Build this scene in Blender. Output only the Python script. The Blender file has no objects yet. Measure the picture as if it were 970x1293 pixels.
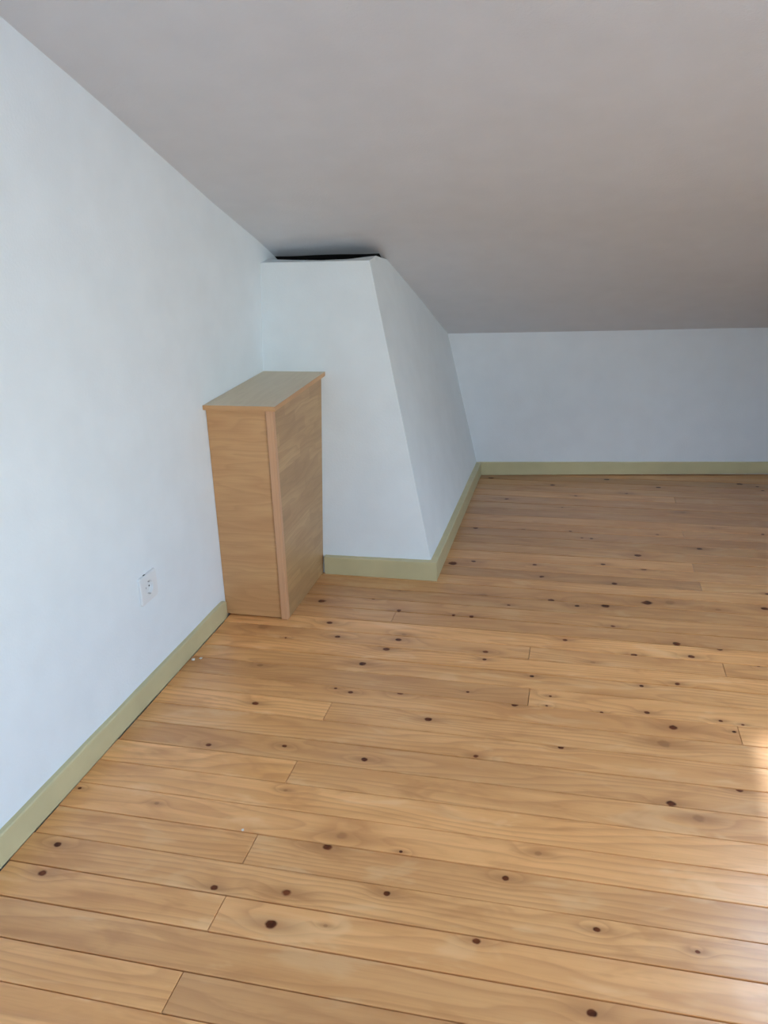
import bpy, bmesh, math, random
from mathutils import Vector, Matrix, noise

# ------------------------------------------------------------------ camera
scene = bpy.context.scene
col = scene.collection
cam_data = bpy.data.cameras.new('camera')
cam = bpy.data.objects.new('camera', cam_data)
col.objects.link(cam)
cam_data.sensor_fit = 'AUTO'
cam_data.sensor_width = 36.0
cam_data.lens = 29.07
cam_data.clip_start = 0.02
cam_rot = Matrix(((0.97335475, -0.04821751, 0.22417761),
                  (0.22739716, 0.328804, -0.91661249),
                  (-0.02951372, 0.94316648, 0.33100746)))
cam.matrix_world = Matrix.Translation((0, 0, 1.275)) @ cam_rot.to_4x4()
scene.camera = cam

# ------------------------------------------------------------------ view + sky
vs = scene.view_settings
vs.view_transform = 'Standard'
vs.look = 'None'
vs.gamma = 1.0
vs.use_curve_mapping = False
vs.exposure = 0.28
scene.cycles.max_bounces = 14
scene.cycles.diffuse_bounces = 8

world = bpy.data.worlds.new('world')
scene.world = world
world.use_nodes = True
wn = world.node_tree
bg = wn.nodes['Background']
sky = wn.nodes.new('ShaderNodeTexSky')
sky.sky_type = 'NISHITA'
sky.sun_disc = False
sky.sun_elevation = math.radians(42)
sky.sun_rotation = math.radians(150)
SKY_GAIN = 0.30
mixc = wn.nodes.new('ShaderNodeMix')
mixc.data_type = 'RGBA'
mixc.inputs['Factor'].default_value = 0.72
gain = wn.nodes.new('ShaderNodeVectorMath')
gain.operation = 'SCALE'
gain.inputs['Scale'].default_value = SKY_GAIN
wn.links.new(sky.outputs[0], gain.inputs[0])
wn.links.new(gain.outputs[0], mixc.inputs['A'])
mixc.inputs['B'].default_value = (0.80, 0.955, 1.18, 1)     # overcast cloud
wn.links.new(mixc.outputs['Result'], bg.inputs['Color'])
bg.inputs['Strength'].default_value = 17.0

sun_data = bpy.data.lights.new('sun', 'SUN')
sun_data.energy = 6.5
sun_data.angle = math.radians(3.5)
sun_data.color = (1.0, .93, .86)
sun = bpy.data.objects.new('sun', sun_data)
col.objects.link(sun)
SUN_DIR = Vector((-.268, -1.08, -1.5))
sun.rotation_euler = SUN_DIR.to_track_quat('-Z', 'Y').to_euler()
sun.location = (1.3, 5, 4)

# ------------------------------------------------------------------ room measurements
XL = -1.165                      # left wall plane
XR = 2.05                        # right wall (out of frame)
YR = -1.35                       # wall behind the camera
TB = 0.1376                      # back wall runs 7.8 degrees off square
def back_y(x): return 4.096 + TB * (x + 1.165)
PROF = [(-0.35, 0.60), (0, 0.737), (0.45, 0.945), (0.971, 1.168), (1.123, 1.226), (1.463, 1.344), (1.733, 1.443),
        (1.951, 1.523), (2.182, 1.607), (2.407, 1.686), (3.2, 1.965), (4.0, 2.245), (4.75, 2.50), (5.0, 2.53), (6.9, 2.53)]
def ceil_z(s):
    for (a, za), (b, zb) in zip(PROF, PROF[1:]):
        if s <= b: return za + (zb - za) * (s - a) / (b - a)
    return PROF[-1][1]
def s_of(x, y): return (back_y(x) - y) * 0.9907
def y_of(x, s): return back_y(x) - s / 0.9907

SKYLIGHTS = [(0.70, 1.02, 1.30, 2.35)]     # x0, x1, s0, s1
WIN = (-1.05, 0.45, 0.55, 1.75)     # window in the right wall beside the camera: y0, y1, z0, z1
def slope_point(x, s, up=0.0):
    return Vector((x, y_of(x, s), ceil_z(s) + up))
def portal(a, b, c, d, inward):
    ld = bpy.data.lights.new('skylight_portal', 'AREA')
    ld.shape = 'RECTANGLE'
    ld.size = (b - a).length
    ld.size_y = (d - a).length
    ld.cycles.is_portal = True
    o = bpy.data.objects.new('skylight_portal', ld)
    col.objects.link(o)
    xa = (b - a).normalized()
    za = xa.cross(d - a).normalized()
    if za.dot(inward) > 0: za = -za          # a lamp shines along its -Z, into the room
    ya = za.cross(xa)
    m = Matrix((xa, ya, za)).transposed().to_4x4()
    m.translation = (a + b + c + d) / 4
    o.matrix_world = m
for x0, x1, s0, s1 in SKYLIGHTS:
    portal(slope_point(x0, s0, .10), slope_point(x1, s0, .10), slope_point(x1, s1, .10), slope_point(x0, s1, .10), Vector((0, 0, -1)))
portal(Vector((XR + .07, WIN[0], WIN[2])), Vector((XR + .07, WIN[1], WIN[2])), Vector((XR + .07, WIN[1], WIN[3])), Vector((XR + .07, WIN[0], WIN[3])), Vector((-1, 0, 0)))

# ------------------------------------------------------------------ helpers
random.seed(7)
def link(o, parent=None):
    col.objects.link(o)
    if parent: o.parent = parent
    return o
def obj(name, bm, mat, parent=None, smooth=False):
    me = bpy.data.meshes.new(name)
    bmesh.ops.recalc_face_normals(bm, faces=bm.faces)
    bm.to_mesh(me); bm.free()
    me.materials.append(mat)
    if smooth:
        for p in me.polygons: p.use_smooth = True
    return link(bpy.data.objects.new(name, me), parent)
def struct(o): o['kind'] = 'structure'; return o
def tag(o, label, cat, group=None):
    o['label'] = label; o['category'] = cat
    if group: o['group'] = group
    return o
def add_hexa(bm, lo, hi):
    """lo, hi: four points each, same winding"""
    v = [bm.verts.new(p) for p in lo] + [bm.verts.new(p) for p in hi]
    fs = [bm.faces.new(v[0:4]), bm.faces.new(v[4:8][::-1])]
    for i in range(4):
        j = (i + 1) % 4
        fs.append(bm.faces.new((v[i], v[j], v[4 + j], v[4 + i])))
    return v, fs
def add_box(bm, a, b):
    (x0, y0, z0), (x1, y1, z1) = a, b
    return add_hexa(bm, [(x0, y0, z0), (x1, y0, z0), (x1, y1, z0), (x0, y1, z0)],
                    [(x0, y0, z1), (x1, y0, z1), (x1, y1, z1), (x0, y1, z1)])
def bevel_all(bm, w, seg=2):
    bmesh.ops.bevel(bm, geom=list(bm.edges), offset=w, segments=seg, affect='EDGES', profile=0.6)
def prism(bm, pts, d):
    """polygon pts (3d, planar) pushed by vector d"""
    d = Vector(d)
    a = [bm.verts.new(p) for p in pts]
    b = [bm.verts.new(Vector(p) + d) for p in pts]
    bm.faces.new(a); bm.faces.new(b[::-1])
    n = len(pts)
    for i in range(n):
        bm.faces.new((a[i], a[(i + 1) % n], b[(i + 1) % n], b[i]))

# ------------------------------------------------------------------ materials
class NT:
    def __init__(self, name):
        self.m = bpy.data.materials.new(name)
        self.m.use_nodes = True
        self.t = self.m.node_tree
        self.b = self.t.nodes['Principled BSDF']
    def n(self, typ, **kw):
        x = self.t.nodes.new(typ)
        for k, v in kw.items(): setattr(x, k, v)
        return x
    def l(self, a, b): self.t.links.new(a, b)
    def val(self, sock, v):
        if hasattr(v, 'is_output'): self.l(v, sock)
        else: sock.default_value = v
    def math(self, op, a, b=0.0, c=None, clamp=False):
        x = self.n('ShaderNodeMath', operation=op, use_clamp=clamp)
        self.val(x.inputs[0], a); self.val(x.inputs[1], b)
        if c is not None: self.val(x.inputs[2], c)
        return x.outputs[0]
    def vmath(self, op, a, b=None, scale=None):
        x = self.n('ShaderNodeVectorMath', operation=op)
        self.val(x.inputs[0], a)
        if b is not None: self.val(x.inputs[1], b)
        if scale is not None: self.val(x.inputs['Scale'], scale)
        return x.outputs['Value'] if op in ('LENGTH', 'DISTANCE', 'DOT_PRODUCT') else x.outputs[0]
    def noise(self, vec, scale=1.0, detail=2.0, rough=0.5, dist=0.0):
        x = self.n('ShaderNodeTexNoise')
        self.l(vec, x.inputs['Vector'])
        x.inputs['Scale'].default_value = scale; x.inputs['Detail'].default_value = detail
        x.inputs['Roughness'].default_value = rough; x.inputs['Distortion'].default_value = dist
        return x.outputs[0]
    def maprange(self, v, a, b, c=0.0, d=1.0, smooth=False):
        x = self.n('ShaderNodeMapRange', interpolation_type='SMOOTHSTEP' if smooth else 'LINEAR')
        self.val(x.inputs[0], v)
        for i, q in enumerate((a, b, c, d)): self.val(x.inputs[i + 1], q)
        return x.outputs[0]
    def mix(self, f, a, b, blend='MIX'):
        x = self.n('ShaderNodeMix', data_type='RGBA', blend_type=blend)
        self.val(x.inputs['Factor'], f); self.val(x.inputs['A'], a); self.val(x.inputs['B'], b)
        return x.outputs['Result']
    def comb(self, x_, y_, z_):
        x = self.n('ShaderNodeCombineXYZ')
        self.val(x.inputs[0], x_); self.val(x.inputs[1], y_); self.val(x.inputs[2], z_)
        return x.outputs[0]
    def sep(self, v):
        x = self.n('ShaderNodeSeparateXYZ'); self.l(v, x.inputs[0]); return x.outputs
    def attr(self, name):
        x = self.n('ShaderNodeAttribute', attribute_type='OBJECT', attribute_name=name); return x
    def bump(self, h, strength, dist):
        x = self.n('ShaderNodeBump'); x.inputs['Strength'].default_value = strength; x.inputs['Distance'].default_value = dist
        self.l(h, x.inputs['Height']); self.l(x.outputs[0], self.b.inputs['Normal'])
    def pos(self): return self.n('ShaderNodeNewGeometry').outputs['Position']

def paint(name, c, rough=0.85, wob=0.0022, fine=0.0006, spec=0.3, var=0.02):
    k = NT(name)
    p = k.pos()
    n1 = k.noise(p, 2.2, 2.0)
    n2 = k.noise(p, 140.0, 3.0)
    n3 = k.noise(p, 9.0, 2.0)
    c2 = tuple(x * (1 - var * 2) for x in c[:3]) + (1,)
    k.l(k.mix(k.maprange(n3, .3, .7), c2, tuple(c[:3]) + (1,)), k.b.inputs['Base Color'])
    k.b.inputs['Roughness'].default_value = rough
    k.b.inputs['Specular IOR Level'].default_value = spec
    h = k.math('ADD', k.math('MULTIPLY', n1, wob), k.math('MULTIPLY', n2, fine))
    k.bump(h, 1.0, 1.0)
    return k.m

M_wall = paint('white_wall_paint', (.76, .82, .86))
M_chim = paint('white_plaster_paint', (.76, .82, .85), wob=.006)
M_back = paint('white_knee_wall_paint', (.74, .79, .83))
M_grey = paint('grey_blue_bounce_cut', (.36, .42, .48))  # made-up darker tone for the unseen walls, set to cut bounce light
M_ceil = paint('off_white_ceiling_paint', (.67, .70, .745), wob=.006, fine=.0008)
M_skirt = paint('olive_cream_gloss_paint', (.56, .51, .30), rough=.4, wob=.001, fine=.0002, spec=.5, var=.05)
M_shade = paint('black_gap_shade', (.02, .02, .02), rough=.95)  # black for the shade painted into the gap above the chimney
M_under = paint('dusty_subfloor', (.06, .04, .025), rough=.95)
M_plastic = paint('white_plastic', (.74, .77, .79), rough=.35, wob=0, fine=0, spec=.5)
M_pin = paint('dark_socket_hole', (.03, .035, .04), rough=.6, wob=0, fine=0)
M_metal = paint('dull_metal_clip', (.5, .52, .54), rough=.4, wob=0, fine=0)
M_metal.node_tree.nodes['Principled BSDF'].inputs['Metallic'].default_value = .8
M_flake = paint('plaster_flake', (.70, .68, .62), rough=.9)
M_frame = paint('skylight_white_paint', (.78, .78, .76), rough=.4)

def glass_mat():
    k = NT('window_glass')
    tr = k.n('ShaderNodeBsdfTransparent'); tr.inputs[0].default_value = (.95, .97, .96, 1)
    gl = k.n('ShaderNodeBsdfGlossy'); gl.inputs['Roughness'].default_value = .02
    mx = k.n('ShaderNodeMixShader'); mx.inputs[0].default_value = .06
    k.l(tr.outputs[0], mx.inputs[1]); k.l(gl.outputs[0], mx.inputs[2])
    k.l(mx.outputs[0], k.t.nodes['Material Output'].inputs['Surface'])
    return k.m
M_glass = glass_mat()

NK = 6
def pine_mat():
    k = NT('varnished_pine')
    p = k.pos()
    seed = k.attr('seed').outputs['Fac']
    tone = k.attr('tone').outputs['Fac']
    red = k.attr('red').outputs['Fac']
    x, y, z = k.sep(p)
    xs = k.math('ADD', x, k.math('MULTIPLY', seed, 7.31))
    wv = k.comb(k.math('MULTIPLY', x, 45), k.math('MULTIPLY', y, 45), seed)
    wob = k.math('SUBTRACT', k.noise(wv, 1.0, 2.0), .5)
    mask = None; halo = None; bend = None
    for i in range(NK):
        kx, ky, kr = k.sep(k.attr('knot_%d' % i).outputs['Vector'])
        rr = k.math('MAXIMUM', k.math('ABSOLUTE', kr), 1e-5)
        dx = k.math('DIVIDE', k.math('SUBTRACT', x, kx), rr)
        dy = k.math('DIVIDE', k.math('SUBTRACT', y, ky), rr)
        d = k.math('SQRT', k.math('ADD', k.math('MULTIPLY', k.math('MULTIPLY', dx, dx), .75), k.math('MULTIPLY', dy, dy)))
        d = k.math('ADD', d, k.math('MULTIPLY', wob, .9))
        # strength: kr < 0 marks a faint knot (wide halo without dark core)
        sharp = k.math('GREATER_THAN', kr, 1e-4)
        on = k.math('GREATER_THAN', rr, 1e-4)
        m = k.math('MULTIPLY', k.maprange(d, 1.15, .50, 0, 1, True), k.math('ADD', k.math('MULTIPLY', sharp, .75), .25))
        m = k.math('MULTIPLY', m, on)
        # long smear of darker resin along the grain
        e = k.math('ADD', k.math('MULTIPLY', k.math('MULTIPLY', dx, dx), .035), k.math('MULTIPLY', k.math('MULTIPLY', dy, dy), .38))
        h = k.math('MULTIPLY', k.math('EXPONENT', k.math('MULTIPLY', e, -1.0)), on)
        e2 = k.math('ADD', k.math('MULTIPLY', k.math('MULTIPLY', dx, dx), .035), k.math('MULTIPLY', k.math('MULTIPLY', dy, dy), .10))
        bd = k.math('MULTIPLY', k.math('EXPONENT', k.math('MULTIPLY', e2, -1.0)), on)
        mask = m if mask is None else k.math('MAXIMUM', mask, m)
        halo = h if halo is None else k.math('MAXIMUM', halo, h)
        bend = bd if bend is None else k.math('MAXIMUM', bend, bd)
    # growth rings
    n1 = k.noise(k.comb(k.math('MULTIPLY', xs, 1.1), k.math('MULTIPLY', y, 9.0), seed), 1.0, 1.5, .45)
    g = k.math('ADD', k.math('MULTIPLY', n1, 10.0), k.math('ADD', k.math('MULTIPLY', y, 30.0), k.math('MULTIPLY', bend, 1.2)))
    ring = k.math('FRACT', g)
    ring = k.math('MULTIPLY', k.maprange(ring, 0, .8, 0, 1), k.maprange(ring, 1.0, .86, 0, 1))
    ring = k.math('POWER', ring, 2.2)
    fib = k.noise(k.comb(k.math('MULTIPLY', xs, 6.0), k.math('MULTIPLY', y, 210.0), seed), 1.0, 2.0, .6)
    patch = k.noise(k.comb(k.math('MULTIPLY', xs, 2.3), k.math('MULTIPLY', y, 13.0), k.math('ADD', seed, 4.0)), 1.0, 3.0, .55)
    pale = (.86, .465, .185, 1); mid = (.69, .335, .112, 1); deep = (.46, .18, .05, 1)
    c = k.mix(k.maprange(patch, .36, .68), pale, mid)
    c = k.mix(k.math('MULTIPLY', ring, .42), c, deep)
    c = k.mix(k.math('MULTIPLY', k.maprange(fib, .45, .75), .22), c, deep)
    mott = k.noise(k.comb(k.math('MULTIPLY', xs, 5.0), k.math('MULTIPLY', y, 16.0), seed), 1.0, 3.0, .6, .6)
    c = k.mix(k.math('MULTIPLY', k.maprange(mott, .52, .72, 0, 1, True), .55), c, (.50, .21, .06, 1))
    c = k.mix(k.math('MULTIPLY', k.maprange(mott, .46, .30, 0, 1, True), .45), c, (.88, .57, .29, 1))
    c = k.mix(k.math('MULTIPLY', halo, .72), c, (.36, .145, .04, 1))
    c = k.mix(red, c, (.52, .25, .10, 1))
    rim = k.maprange(mask, .0, .8)
    c = k.mix(rim, c, k.mix(k.maprange(wob, -.2, .25), (.045, .010, .004, 1), (.20, .055, .018, 1)))
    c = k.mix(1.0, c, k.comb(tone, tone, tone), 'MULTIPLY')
    k.l(c, k.b.inputs['Base Color'])
    k.l(k.maprange(patch, .3, .7, .30, .42), k.b.inputs['Roughness'])
    k.l(k.maprange(mask, 0, .8, .60, .12), k.b.inputs['Specular IOR Level'])
    k.l(k.maprange(mask, 0, .8, .33, .08), k.b.inputs['Coat Weight'])
    k.b.inputs['Coat Roughness'].default_value = .2
    k.b.inputs['Coat IOR'].default_value = 1.4
    hgt = k.math('ADD', k.math('MULTIPLY', fib, .00012), k.math('MULTIPLY', k.noise(p, 14.0, 2.0), .0012))
    k.bump(hgt, 1.0, 1.0)
    return k.m
M_pine = pine_mat()

def veneer_mat(name, axis_across, pale, mid, deep, plank=0.0, rough=.42):
    """horizontal grain; object space; axis_across = height axis index"""
    k = NT(name)
    tc = k.n('ShaderNodeTexCoord').outputs['Object']
    x, y, z = k.sep(tc)
    along = k.math('ADD', x, y)
    c0 = z if axis_across == 2 else x
    if axis_across == 0: along = y
    n1 = k.noise(k.comb(k.math('MULTIPLY', along, 2.4), k.math('MULTIPLY', c0, 14.0), 3.3), 1.0, 2.0, .5)
    g = k.math('FRACT', k.math('ADD', k.math('MULTIPLY', n1, 6.0), k.math('MULTIPLY', c0, 22.0)))
    ring = k.math('POWER', k.math('MULTIPLY', g, k.maprange(g, 1.0, .85, 0, 1)), 1.6)
    fib = k.noise(k.comb(k.math('MULTIPLY', along, 9.0), k.math('MULTIPLY', c0, 260.0), 1.0), 1.0, 2.0, .6)
    c = k.mix(k.maprange(n1, .35, .65), pale, mid)
    c = k.mix(k.math('MULTIPLY', ring, .42), c, deep)
    c = k.mix(k.math('MULTIPLY', k.maprange(fib, .45, .8), .35), c, deep)
    if plank > 0:
        vor = k.n('ShaderNodeTexWhiteNoise', noise_dimensions='2D')
        k.l(k.comb(k.math('FLOOR', k.math('DIVIDE', c0, plank)), k.math('FLOOR', k.math('ADD', k.math('DIVIDE', along, .26), k.math('MULTIPLY', k.math('FLOOR', k.math('DIVIDE', c0, plank)), .37))), 0), vor.inputs['Vector'])
        c = k.mix(k.maprange(vor.outputs[0], 0, 1, 0, .45), c, deep)
    k.l(c, k.b.inputs['Base Color'])
    k.b.inputs['Roughness'].default_value = rough
    k.bump(k.math('MULTIPLY', fib, .0001), 1.0, 1.0)
    return k.m
M_front = veneer_mat('oak_veneer_front', 2, (.60, .345, .155, 1), (.54, .29, .125, 1), (.40, .20, .08, 1))
M_side = veneer_mat('oak_block_side', 2, (.54, .34, .16, 1), (.45, .27, .12, 1), (.29, .165, .07, 1), plank=.043)
M_top = veneer_mat('oak_veneer_top', 0, (.64, .53, .36, 1), (.60, .49, .32, 1), (.50, .39, .24, 1), rough=.35)
M_trim = veneer_mat('pink_beech_strip', 0, (.66, .39, .22, 1), (.59, .33, .18, 1), (.46, .25, .13, 1))

# ------------------------------------------------------------------ floor: subfloor + planks
bm = bmesh.new()
add_box(bm, (XL - .1, YR - .1, -.12), (XR + .1, 4.75, -.024))
floor = struct(obj('floor', bm, M_under))

ROWS = [.935, 1.022, 1.114, 1.2055, 1.2945, 1.386, 1.475, 1.566, 1.656, 1.748, 1.840, 1.930, 2.014, 2.106, 2.190, 2.270, 2.352,
        2.440, 2.524, 2.612, 2.700, 2.786, 2.868, 2.950, 3.038, 3.124, 3.214, 3.304, 3.394, 3.482, 3.57, 3.66, 3.75, 3.852,
        3.940, 4.03, 4.12, 4.21, 4.30, 4.39, 4.48, 4.57]
y = ROWS[0]
while y > YR + .05:
    y -= .0903
    ROWS.insert(0, round(y, 4))
JOINTS = [(-.652, .98), (-.648, 1.16), (-.65, 1.34), (-.65, 1.61), (-.64, 1.885), (-.1, 2.06), (.443, 1.97), (.453, 2.31),
          (.457, 2.905), (.45, 3.08), (-.585, 2.48), (-.115, 2.31), (.45, 3.44), (.458, 3.9)]
KNOTS =  [(-1.075,1.268,0.0087,0),(-1.056,1.185,0.01,0),(-0.822,1.215,0.0041,0),(-0.681,1.22,0.0088,0),(-0.53,1.236,0.0111,0),(-0.331,1.274,0.0078,0),(-0.327,1.208,0.0045,0),(-0.533,1.154,0.0121,0),(-0.14,1.195,0.0087,0),(-0.486,1.377,0.0118,0),(-0.428,1.172,0.0045,1),(-0.327,1.394,0.0042,0),(-0.465,1.416,0.0137,1),(-0.101,1.362,0.0079,0),(-0.04,1.446,0.0082,1),(0.08,1.266,0.0073,0),(0.258,1.251,0.0056,0),(0.069,1.086,0.0091,0),(-0.902,1.676,0.0082,0),(-1.137,1.452,0.0048,0),(-0.924,1.437,0.0056,1),(-0.853,1.885,0.01,0),(-0.603,1.99,0.0079,0),(-0.46,2.011,0.01,0),(-0.359,1.896,0.0105,0),(-0.703,1.709,0.0071,0),(-0.485,1.692,0.0088,0),(-0.212,1.758,0.0078,0),(-0.64,1.54,0.0056,1),(-0.136,2.01,0.0097,0),(-0.049,2.022,0.0043,0),(-0.041,2.073,0.0054,0),(0.098,2.016,0.0052,0),(0.217,2.038,0.0083,0),(0.405,2.032,0.0061,0),(0.458,2.024,0.005,0),(0.28,1.976,0.0121,0),(-0.004,1.835,0.0078,0),(0.431,1.986,0.0049,0),(0.248,1.665,0.0105,0),(0.406,1.744,0.0089,0),(0.303,1.624,0.0136,1),(0.25,1.899,0.0176,1),(-0.789,2.403,0.012,0),(-0.734,2.309,0.0103,0),(-0.651,2.003,0.0057,0),(-1.0,2.337,0.0239,1),(-0.901,2.275,0.0052,0),(-0.918,2.09,0.0097,1),(-0.865,2.56,0.0169,0),(-0.687,2.61,0.0084,0),(-0.608,2.693,0.0086,1),(-0.577,2.533,0.0109,0),(-0.324,2.531,0.0093,0),(-0.385,2.531,0.008,0),(-0.505,2.418,0.0078,0),(-0.532,2.325,0.0114,0),(-0.522,2.363,0.0102,1),(-0.558,2.256,0.0123,0),(-0.609,2.155,0.012,0),(-0.249,2.396,0.0075,0),(-0.25,2.295,0.0109,0),(-0.247,2.246,0.0071,0),(-0.272,2.053,0.0055,0),(-0.378,2.752,0.0085,0),(-0.305,2.701,0.0223,1),(-0.161,2.438,0.0076,0),(-0.01,2.415,0.0098,0),(0.01,2.352,0.0084,0),(0.199,2.355,0.0106,0),(0.142,2.537,0.0101,0),(0.12,2.688,0.0159,0),(0.025,2.672,0.0107,0),(-0.064,2.702,0.0136,0),(0.259,2.738,0.0213,0),(-0.108,2.904,0.0116,0),(0.155,2.883,0.0141,0),(0.211,2.174,0.0066,0),(-0.099,2.173,0.0068,0),(-0.207,2.639,0.0081,0),(0.076,2.287,0.0093,1),(0.333,2.45,0.0144,0),(0.456,2.436,0.0106,0),(0.368,2.374,0.0116,0),(0.312,2.204,0.0088,0),(0.644,2.754,0.0154,0),(0.491,2.72,0.0129,1),(0.338,2.752,0.0212,1),(0.554,2.35,0.0056,0),(-0.32,3.802,0.0149,0),(-0.112,4.055,0.0195,0),(-0.432,4.134,0.0203,0),(0.153,4.184,0.0196,0),(0.002,3.896,0.0112,0),(-0.056,3.715,0.0072,0),(-0.212,3.396,0.0134,1),(-0.418,3.384,0.017,0),(-0.012,3.403,0.0099,0),(-0.141,3.014,0.012,0),(0.117,3.06,0.0119,0),(-0.11,2.9,0.0087,0),(-0.379,3.01,0.0123,0),(-0.456,2.979,0.0245,0),(0.242,3.967,0.013,0),(0.397,4.085,0.0151,0),(0.788,4.191,0.0224,0),(0.864,4.158,0.0111,0),(0.878,4.098,0.0109,0),(0.344,3.419,0.0096,0),(0.769,3.488,0.0095,0),(0.496,3.281,0.0153,0),(0.253,3.172,0.0182,0),(0.267,3.036,0.0146,0),(0.581,3.536,0.0162,1),(0.036,3.334,0.0097,0),(0.075,3.331,0.0097,0),(0.475,3.721,0.0172,1),(0.675,2.879,0.0107,0)]
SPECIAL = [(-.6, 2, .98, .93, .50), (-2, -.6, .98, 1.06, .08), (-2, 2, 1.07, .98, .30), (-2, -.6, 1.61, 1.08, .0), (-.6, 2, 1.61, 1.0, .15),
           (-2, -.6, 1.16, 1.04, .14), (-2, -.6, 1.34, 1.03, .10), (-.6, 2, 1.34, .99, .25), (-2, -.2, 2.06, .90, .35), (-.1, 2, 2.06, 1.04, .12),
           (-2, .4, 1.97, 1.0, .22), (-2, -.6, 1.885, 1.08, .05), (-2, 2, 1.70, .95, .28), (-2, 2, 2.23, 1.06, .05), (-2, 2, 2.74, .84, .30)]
def plank(x0, x1, y0, y1, gap, row):
    xa, xb, ya, yb = x0 + .0007, x1 - .0007, y0 + gap[0] / 2, y1 - gap[1] / 2
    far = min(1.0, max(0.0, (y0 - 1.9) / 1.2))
    ch = .0008 - .0005 * far
    dz = -random.uniform(0, .0005)
    bm = bmesh.new()
    cs = ((xa, ya), (xb, ya), (xb, yb), (xa, yb))
    ci = ((xa + ch, ya + ch), (xb - ch, ya + ch), (xb - ch, yb - ch), (xa + ch, yb - ch))
    lo = [bm.verts.new((a, b, -.023)) for a, b in cs]
    md = [bm.verts.new((a, b, dz - ch)) for a, b in cs]
    hi = [bm.verts.new((a, b, dz)) for a, b in ci]
    bm.faces.new(lo[::-1]); bm.faces.new(hi)
    for A, B in ((lo, md), (md, hi)):
        for i in range(4):
            j = (i + 1) % 4
            bm.faces.new((A[i], A[j], B[j], B[i]))
    # cut along the back wall
    if y1 > 3.9:
        n = Vector((-TB, 1, 0)).normalized()
        r = bmesh.ops.bisect_plane(bm, geom=list(bm.verts) + list(bm.edges) + list(bm.faces), plane_co=(XL, back_y(XL) - .001, 0), plane_no=n, clear_outer=True)
        ed = [e for e in r['geom_cut'] if isinstance(e, bmesh.types.BMEdge)]
        if ed: bmesh.ops.contextual_create(bm, geom=ed)
        if len(bm.faces) < 4: bm.free(); return
    cx, cy = (xa + xb) / 2, (ya + yb) / 2
    bmesh.ops.translate(bm, verts=bm.verts, vec=(-cx, -cy, 0))
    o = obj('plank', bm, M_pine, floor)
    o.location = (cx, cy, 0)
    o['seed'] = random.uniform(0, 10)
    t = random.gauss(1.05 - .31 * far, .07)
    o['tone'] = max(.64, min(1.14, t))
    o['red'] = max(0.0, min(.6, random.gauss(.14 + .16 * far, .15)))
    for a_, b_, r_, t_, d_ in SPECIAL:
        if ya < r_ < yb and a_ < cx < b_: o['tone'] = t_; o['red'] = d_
    ks = [q for q in KNOTS if xa < q[0] < xb and ya - .002 < q[1] < yb + .002]
    ks.sort(key=lambda q: -q[2])
    seen = -1.15 < cx and y0 > .9
    # knots where the photograph does not reach
    n = int((xb - xa) * 1.6)
    for _ in range(n):
        kx = random.uniform(xa, xb); ky = random.uniform(ya + .01, yb - .01)
        if y0 > .9 and kx < .25 + .22 * y0 and kx > -1.13: continue
        ks.append((kx, ky, random.uniform(.004, .010), 0))
    ks = ks[:NK]
    while len(ks) < NK: ks.append((0, -50, 0, 0))
    for i, q in enumerate(ks):
        kr = q[2] * (.92 - .22 * far)
        o['knot_%d' % i] = [float(q[0]), float(q[1]), float(-kr if q[3] else kr)]
STRONG = {1.114: .0038, 1.2055: .0036, 1.022: .0030, 1.84: .0030, 2.19: .0048, 2.524: .0060, 2.786: .0050, 2.27: .0045, 3.124: .0060, 1.93: .0034, 2.352: .004}
GAPS = {q: STRONG.get(q, random.choice((.0022, .0027, .0032, .0036)) * (1.25 if q > 1.5 else 1)) for q in ROWS}
for r, (y0, y1) in enumerate(zip(ROWS, ROWS[1:])):
    ym = (y0 + y1) / 2
    js = [a for a, b in JOINTS if y0 < b < y1]
    if ym < .94:
        js = [random.choice((-.65, -.1, .45))]
    if not js or max(js) < .2:
        js.append(random.choice((1.0, 1.55, 1.55, 2.1)))
    elif random.random() < .5: js.append(2.1)
    xs = [XL + .0108 + random.uniform(0, .0040)] + sorted(js) + [XR - .003]
    gap = (GAPS[y0], GAPS[y1])
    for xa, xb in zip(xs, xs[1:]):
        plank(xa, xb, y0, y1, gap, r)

# ------------------------------------------------------------------ walls
def gable(name, x, dx, mat):
    pts = [(x, YR - .1, -.03)]
    ss = [p for p in PROF if 0 < p[0]]
    yend = back_y(x) + .06
    pts.append((x, yend, -.03))
    pts.append((x, yend, ceil_z(s_of(x, yend)) + .03))
    for s, z in ss:
        yy = y_of(x, s)
        if YR - .1 < yy: pts.append((x, yy, z + .03))
    pts.append((x, YR - .1, 2.56))
    bm = bmesh.new(); prism(bm, pts, (dx, 0, 0))
    return struct(obj(name, bm, mat))
gable('wall_left', XL, -.12, M_wall)
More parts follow.
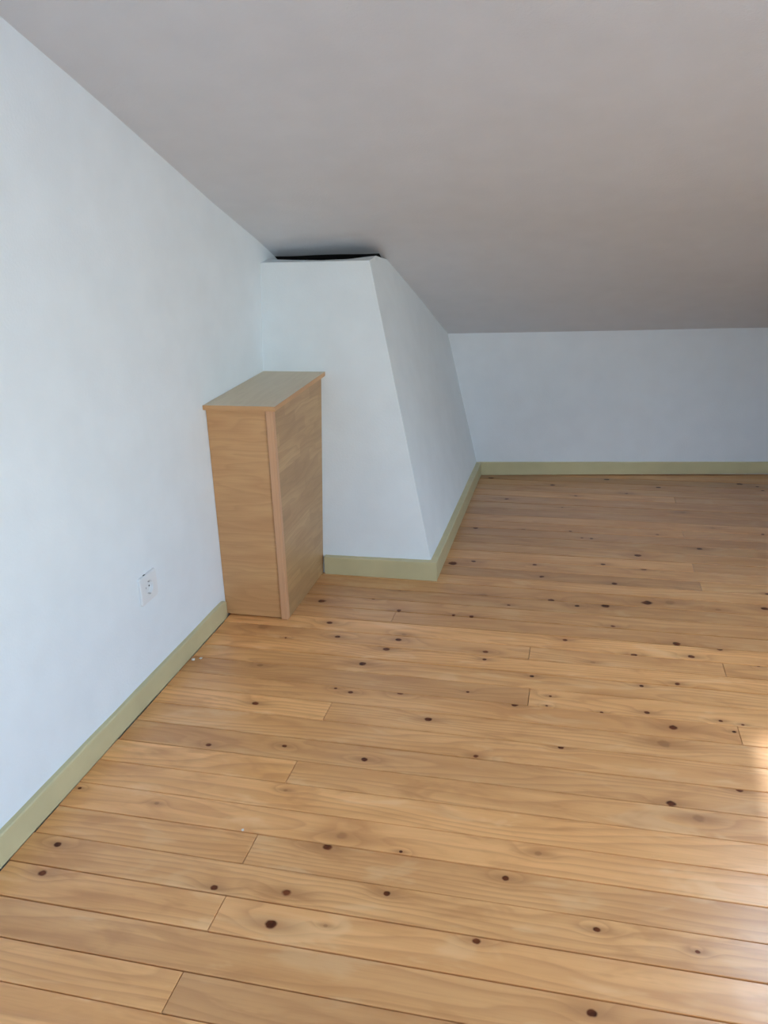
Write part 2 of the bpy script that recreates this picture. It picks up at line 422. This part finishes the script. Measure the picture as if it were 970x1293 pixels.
# right wall with a window in it (outside the frame, lights the left wall)
def zt(yy): return ceil_z(s_of(XR, yy)) + .03
bm = bmesh.new()
def wall_piece(pts): prism(bm, [(XR, p, q) for p, q in pts], (.12, 0, 0))
ye = back_y(XR) + .06
wall_piece([(YR - .1, -.03), (WIN[0], -.03), (WIN[0], zt(WIN[0])), (YR - .1, zt(YR - .1))])
wall_piece([(WIN[0], -.03), (WIN[1], -.03), (WIN[1], WIN[2]), (WIN[0], WIN[2])])
mids = [y_of(XR, p[0]) for p in PROF if WIN[0] < y_of(XR, p[0]) < WIN[1]]
wall_piece([(WIN[0], WIN[3]), (WIN[1], WIN[3])] + [(q, zt(q)) for q in [WIN[1]] + sorted(mids, reverse=True) + [WIN[0]]])
mids = [y_of(XR, p[0]) for p in PROF if WIN[1] < y_of(XR, p[0]) < ye]
wall_piece([(WIN[1], -.03), (ye, -.03)] + [(q, zt(q)) for q in [ye] + sorted(mids, reverse=True) + [WIN[1]]])
struct(obj('wall_right', bm, M_grey))
bm = bmesh.new(); add_box(bm, (XL - .12, YR - .12, -.03), (XR + .12, YR, 2.56)); struct(obj('wall_rear', bm, M_grey))
wroot = bpy.data.objects.new('window_2', None); link(wroot); struct(wroot); wroot.location = (XR + .06, (WIN[0] + WIN[1]) / 2, WIN[2])
def wbox(name, y0, y1, z0, z1, d0, d1, m):
    bm = bmesh.new(); add_box(bm, (d0, y0 - wroot.location.y, z0 - WIN[2]), (d1, y1 - wroot.location.y, z1 - WIN[2])); obj(name, bm, m, wroot)
wm = (WIN[0] + WIN[1]) / 2
for a in ((WIN[0], WIN[1], WIN[2], WIN[2] + .06), (WIN[0], WIN[1], WIN[3] - .06, WIN[3]), (WIN[0], WIN[0] + .06, WIN[2] + .06, WIN[3] - .06),
          (WIN[1] - .06, WIN[1], WIN[2] + .06, WIN[3] - .06), (wm - .05, wm + .05, WIN[2] + .06, WIN[3] - .06)):
    wbox('window_frame', *a, -.03, .03, M_frame)
wbox('pane', WIN[0] + .06, wm - .05, WIN[2] + .06, WIN[3] - .06, -.002, .002, M_glass)
wbox('pane', wm + .05, WIN[1] - .06, WIN[2] + .06, WIN[3] - .06, -.002, .002, M_glass)
bm = bmesh.new()
xa, xb = XL - .1, XR + .1
add_hexa(bm, [(xa, back_y(xa), -.03), (xb, back_y(xb), -.03), (xb, back_y(xb) + .12, -.03), (xa, back_y(xa) + .12, -.03)],
         [(xa, back_y(xa), .757), (xb, back_y(xb), .757), (xb, back_y(xb) + .12, .70), (xa, back_y(xa) + .12, .70)])
struct(obj('wall_back', bm, M_back))

# sloping ceiling with two skylight openings
xs = sorted({XL - .1, -.35, .15, .70, 1.02, XR + .1, -.75})
ss = sorted({p[0] for p in PROF} | {w[2] for w in SKYLIGHTS} | {w[3] for w in SKYLIGHTS} | {7.1})
bm = bmesh.new()
TH = .16
grid = {}
def gv(x, s, up):
    key = (x, s, up)
    if key not in grid:
        wb = 0.0 if up else .0025 * noise.noise(Vector((x * 2.1, s * 2.3, 4)))
        grid[key] = bm.verts.new((x, y_of(x, s), ceil_z(s) + up + wb))
    return grid[key]
def hole(x, s): return any(a < x < b and c < s < d for a, b, c, d in SKYLIGHTS)
cells = {}
for i in range(len(xs) - 1):
    for j in range(len(ss) - 1):
        cells[i, j] = not hole((xs[i] + xs[i + 1]) / 2, (ss[j] + ss[j + 1]) / 2)
for (i, j), on in cells.items():
    if not on: continue
    a, b, c, d = xs[i], xs[i + 1], ss[j], ss[j + 1]
    bm.faces.new((gv(a, c, 0), gv(a, d, 0), gv(b, d, 0), gv(b, c, 0)))
    bm.faces.new((gv(a, c, TH), gv(b, c, TH), gv(b, d, TH), gv(a, d, TH)))
    for (di, dj, p, q) in ((-1, 0, (a, c), (a, d)), (1, 0, (b, c), (b, d)), (0, -1, (a, c), (b, c)), (0, 1, (a, d), (b, d))):
        if not cells.get((i + di, j + dj), False):
            bm.faces.new((gv(*p, 0), gv(*q, 0), gv(*q, TH), gv(*p, TH)))
ceiling = struct(obj('ceiling', bm, M_ceil))

for n, (x0, x1, s0, s1) in enumerate(SKYLIGHTS):
    root = bpy.data.objects.new('window_%d' % (n + 1), None); link(root); struct(root)
    root.location = slope_point((x0 + x1) / 2, (s0 + s1) / 2, .1)
    inv = root.location
    def rail(xa, xb, sa, sb, up0=.085, up1=.135):
        bm = bmesh.new()
        add_hexa(bm, [slope_point(xa, sa, up0) - inv, slope_point(xb, sa, up0) - inv, slope_point(xb, sb, up0) - inv, slope_point(xa, sb, up0) - inv],
                 [slope_point(xa, sa, up1) - inv, slope_point(xb, sa, up1) - inv, slope_point(xb, sb, up1) - inv, slope_point(xa, sb, up1) - inv])
        return bm
    w = .05
    for a in ((x0 + .002, x1 - .002, s0 + .002, s0 + w), (x0 + .002, x1 - .002, s1 - w, s1 - .002), (x0 + .002, x0 + w, s0 + w, s1 - w), (x1 - w, x1 - .002, s0 + w, s1 - w)):
        obj('window_frame', rail(*a), M_frame, root)
    obj('pane', rail(x0 + w, x1 - w, s0 + w, s1 - w, .108, .112), M_glass, root)

# ------------------------------------------------------------------ chimney breast
def cx_(z): return -.498 - .2215 * z        # leaning right face
def cy_(z): return 2.809 + .146 * z         # leaning front face
ZT = 1.147
NZ = 14
bm = bmesh.new()
zs = [ZT * i / NZ for i in range(NZ + 1)]
def wv(a, b, k=.0022): return k * noise.noise(Vector((a * 3.1, b * 3.1, 9.4)))
fx = [0, .25, .5, .75, 1]
front = []
for z in zs:
    row = []
    for t in fx:
        x = XL + (cx_(z) - XL) * t
        row.append(bm.verts.new((x, cy_(z) + wv(x, z) - (.001 if t < 1 else 0), z)))
    front.append(row)
for a, b in zip(front, front[1:]):
    for i in range(len(fx) - 1): bm.faces.new((a[i], a[i + 1], b[i + 1], b[i]))
# right face: rows of z up to the ceiling line
NY = 12
side = []
for zi, z in enumerate(zs):
    row = [front[zi][-1]]
    for j in range(1, NY + 1):
        t = j / NY
        ya = cy_(z); yb = back_y(cx_(z)) + .01
        yy = ya + (yb - ya) * t
        zz = z
        row.append((cx_(z) + wv(yy, z, .003), yy, zz))
    side.append(row)
# clamp points above the ceiling down on to it
def clampv(p):
    x, yy, z = p
    zc = ceil_z(s_of(x, yy)) + .01
    if z > zc: z = zc; x = cx_(z)
    return (x, yy, z)
sv = [[r[0]] + [bm.verts.new(clampv(p)) for p in r[1:]] for r in side]
for a, b in zip(sv, sv[1:]):
    for j in range(NY):
        try: bm.faces.new((a[j], a[j + 1], b[j + 1], b[j]))
        except ValueError: pass
# plastered ledge at the top, open behind
LE = (3.050, 3.055, 3.060, 3.065, 3.075)
led = [bm.verts.new((front[-1][i].co.x, LE[i], ZT + (.009, .004, .001, .003, .012)[i])) for i in range(5)]
for i in range(4): bm.faces.new((front[-1][i], front[-1][i + 1], led[i + 1], led[i]))
bm.faces.new((front[-1][-1], sv[-1][1], led[4])); bm.faces.new((sv[-1][1], sv[-1][2], led[4]))
led2 = [bm.verts.new((v.co.x, v.co.y + .004, ZT - .05)) for v in led]
for i in range(4): bm.faces.new((led[i], led[i + 1], led2[i + 1], led2[i]))
bmesh.ops.remove_doubles(bm, verts=bm.verts, dist=1e-5)
chim = struct(obj('chimney_breast', bm, M_chim))
# black sheet under the ceiling, painting the shade inside the gap above the ledge
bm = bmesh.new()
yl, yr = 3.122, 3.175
def shade_pt(x, yy): return (x, yy, ceil_z(s_of(x, yy)) - .003)
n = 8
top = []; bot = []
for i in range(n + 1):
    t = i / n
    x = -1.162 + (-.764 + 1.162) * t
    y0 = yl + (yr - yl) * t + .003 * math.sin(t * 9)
    top.append(bm.verts.new(shade_pt(x, y0)))
    bot.append(bm.verts.new(shade_pt(min(x, -.775), y0 + .80)))
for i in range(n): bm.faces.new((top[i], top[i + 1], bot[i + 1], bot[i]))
struct(obj('gap_shade', bm, M_shade, chim))

# ------------------------------------------------------------------ baseboards
def skirting(name, pts, nrm, th, h, zb=0.0, n=40, wob=.0012, taper=None, seed=1.0, over=0.0):
    """strip from pts[0] to pts[1] (2d, on the wall face), sticking out along nrm by th"""
    a, b = Vector(pts[0]), Vector(pts[1]); nr = Vector(nrm)
    bm = bmesh.new(); rings = []
    for i in range(n + 1):
        t = i / n
        p = a.lerp(b, t)
        hh = h[0] + (h[1] - h[0]) * t + wob * noise.noise(Vector((t * 19, seed, 0)))
        tt = th + .4 * wob * noise.noise(Vector((t * 14, seed, 5)))
        z0 = (zb[0] + (zb[1] - zb[0]) * t) if isinstance(zb, tuple) else zb
        if taper: hh, tt = taper(t, hh, tt)
        q = p + nr * tt; q2 = p + nr * (tt - .0025); r = p - nr * over
        rings.append([bm.verts.new(v) for v in ((p.x, p.y, z0), (q.x, q.y, z0), (q.x, q.y, hh - .003), (q2.x, q2.y, hh), (r.x, r.y, hh + .001))])
    for A, B in zip(rings, rings[1:]):
        for i in range(5):
            j = (i + 1) % 5
            bm.faces.new((A[i], A[j], B[j], B[i]))
    bm.faces.new(rings[0]); bm.faces.new(rings[-1][::-1])
    return struct(obj(name, bm, M_skirt))
def tl(t, h, tt):
    if t > .992: k = (t - .992) / .008; return h - .010 * k * k, tt * (1 - .35 * k * k)
    return h, tt
skirting('baseboard_left', ((XL, YR + .01), (XL, 2.394)), (1, 0), .0135, (.088, .063), .0015, n=300, wob=.002, taper=tl)
skirting('baseboard_chimney_front', ((-.926, 2.809), (-.4895, 2.809)), (0, -1), .013, (.070, .074), .0005, n=24, over=.016, seed=3)
bbx = -.4985
skirting('baseboard_chimney_side', ((bbx, 2.797), (bbx, back_y(bbx) + .004)), (1, 0), .0095, (.074, .068), .0005, n=40, seed=5, over=.022)
xn = bbx
nb = Vector((TB, -1)).normalized()
skirting('baseboard_back', ((xn, back_y(xn)), (XR, back_y(XR))), tuple(nb), .013, (.069, .062), (.001, .009), n=60, seed=7, wob=.0008)

# ------------------------------------------------------------------ cabinet in the corner
root = bpy.data.objects.new('corner_cabinet', None); link(root)
root.location = (-1.05, 2.6, 0)
tag(root, 'narrow tall oak veneer cabinet with overhanging top, boxed in beside the slanted chimney breast', 'cabinet')
O = Vector(root.location)
XS = -.936; YF = 2.402
def top_z(yy): return .7435 + (yy - 2.385) * .030
def local(bm): bmesh.ops.translate(bm, verts=bm.verts, vec=-O); return bm
bm = bmesh.new()
add_hexa(bm, [(XL + .001, YF, .004), (-.960, YF, .004), (-.960, YF + .016, .004), (XL + .001, YF + .016, .004)],
         [(XL + .001, YF, top_z(YF) - .0155), (-.960, YF, top_z(YF) - .0155), (-.960, YF + .016, top_z(YF) - .0155), (XL + .001, YF + .016, top_z(YF) - .0155)])
bevel_all(bm, .0008, 1); obj('front_panel', local(bm), M_front, root)
bm = bmesh.new()
pts = [(XS, YF + .0165, .0005), (XS, 2.806, .0005)]
zt = .742
pts += [(XS, 2.807 + .146 * zt, top_z(2.91) - .016), (XS, YF + .0165, top_z(YF) - .0155)]
prism(bm, pts, (-.016, 0, 0)); bevel_all(bm, .0006, 1); obj('side_panel', local(bm), M_side, root)
bm = bmesh.new()
add_box(bm, (-.9595, YF - .006, .0005), (XS + .001, YF + .016, top_z(YF) - .0157))
bevel_all(bm, .003, 2); obj('corner_strip', local(bm), M_trim, root)['label'] = 'pinkish wooden corner strip'
bm = bmesh.new()
y0, y1 = 2.383, 2.922
xr = -.922
add_hexa(bm, [(XL + .001, y0, top_z(y0) - .0145), (xr, y0, top_z(y0) - .0145), (xr, y1 - .004, top_z(y1) - .0145), (XL + .001, y1 - .004, top_z(y1) - .0145)],
         [(XL + .001, y0, top_z(y0)), (xr, y0, top_z(y0)), (xr, y1, top_z(y1)), (XL + .001, y1, top_z(y1))])
bevel_all(bm, .0015, 2); obj('top_panel', local(bm), M_top, root)['label'] = 'grey-beige overhanging top'

# ------------------------------------------------------------------ wall socket
# tan lipping along the visible edges of the top
bm = bmesh.new()
add_hexa(bm, [(XL + .001, y0 - .0012, top_z(y0) - .0148), (xr + .0012, y0 - .0012, top_z(y0) - .0148), (xr + .0012, y0, top_z(y0) - .0148), (XL + .001, y0, top_z(y0) - .0148)],
         [(XL + .001, y0 - .0012, top_z(y0) + .0001), (xr + .0012, y0 - .0012, top_z(y0) + .0001), (xr + .0012, y0, top_z(y0) + .0001), (XL + .001, y0, top_z(y0) + .0001)])
add_hexa(bm, [(xr, y0, top_z(y0) - .0148), (xr + .0012, y0, top_z(y0) - .0148), (xr + .0012, y1 - .004, top_z(y1) - .0148), (xr, y1 - .004, top_z(y1) - .0148)],
         [(xr, y0, top_z(y0) + .0001), (xr + .0012, y0, top_z(y0) + .0001), (xr + .0012, y1, top_z(y1) + .0001), (xr, y1, top_z(y1) + .0001)])
obj('edge_band', local(bm), M_front, root)
root = bpy.data.objects.new('wall_socket', None); link(root)
SC = Vector((XL, 1.9185, .3225)); root.location = SC
tag(root, 'white square electrical socket low on the left wall above the baseboard', 'socket')
W, Hh = .046, .0415
def sock(name, bm, m): return obj(name, bm, m, root, smooth=False)
# faceplate: ring between rounded square and round recess
bm = bmesh.new()
N = 48
def rsq(a, w, h, r=.006):
    c, s = math.cos(a), math.sin(a)
    k = min(w / max(abs(c), 1e-6), h / max(abs(s), 1e-6))
    yv, zv = c * k, s * k
    dy, dz = abs(yv) - (w - r), abs(zv) - (h - r)
    if dy > 0 and dz > 0:
        l = math.hypot(dy, dz); 
        yv = math.copysign(w - r + dy / l * r, yv); zv = math.copysign(h - r + dz / l * r, zv)
    return yv, zv
rings = []
specs = [('q', W, Hh, 0), ('q', W, Hh, .006), ('q', W - .003, Hh - .003, .008), ('c', .0215, .0215, .0085), ('c', .0200, .0200, .0080), ('c', .0190, .0190, .0012), ('c', .0001, .0001, .0012)]
angs = sorted([2 * math.pi * i / N for i in range(N)] + [])
for kd, w, h, d in specs:
    r = []
    for a in angs:
        yv, zv = rsq(a, w, h) if kd == 'q' else (w * math.cos(a), h * math.sin(a))
        r.append(bm.verts.new((d, yv, zv)))
    rings.append(r)
for A, B in zip(rings, rings[1:]):
    for i in range(N): bm.faces.new((A[i], A[(i + 1) % N], B[(i + 1) % N], B[i]))
sock('faceplate', bm, M_plastic)
for s in (-1, 1):
    bm = bmesh.new()
    m = Matrix.Translation((.0016, s * .0095, 0)) @ Matrix.Rotation(math.pi / 2, 4, 'Y')
    bmesh.ops.create_cone(bm, cap_ends=True, segments=16, radius1=.0026, radius2=.0026, depth=.0008, matrix=m)
    sock('pin_hole', bm, M_pin)
for s, mt in ((1, M_metal), (-1, M_metal)):
    bm = bmesh.new()
    add_box(bm, (.0014, -.0030, s * .0185 - .0025), (.0095, .0030, s * .0185 + .0008)); bevel_all(bm, .0006, 1)
    o = sock('earth_clip', bm, mt)
bm = bmesh.new(); add_box(bm, (.0012, -.0185, Hh - .0009), (.0052, -.0085, Hh + .0007)); sock('notch_shade', bm, M_pin)  # small dark block painting the shadow gap of a notch in the top edge

# ------------------------------------------------------------------ plaster crumbs at the foot of the left skirting
def crumb(x, yy, r, seed, label):
    random.seed(seed)
    bm = bmesh.new(); bmesh.ops.create_icosphere(bm, subdivisions=2, radius=r)
    for v in bm.verts:
        v.co *= 1 + .55 * noise.noise(v.co * (1.4 / r) + Vector((seed, 0, 0)))
        v.co.z *= .5
    lo = min(v.co.z for v in bm.verts)
    o = obj('plaster_crumb', bm, M_flake); o.location = (x, yy, -lo)
    tag(o, label, 'debris', 'plaster crumbs by the left baseboard')
crumb(-1.138, 2.082, .0058, 3, 'larger pale plaster crumb against the foot of the left baseboard')
crumb(-1.118, 2.094, .0045, 5, 'small pale plaster crumb just right of the larger one at the left baseboard')
crumb(-.688, 1.3895, .0032, 8, 'tiny white plaster crumb lying on a plank seam in the foreground left')
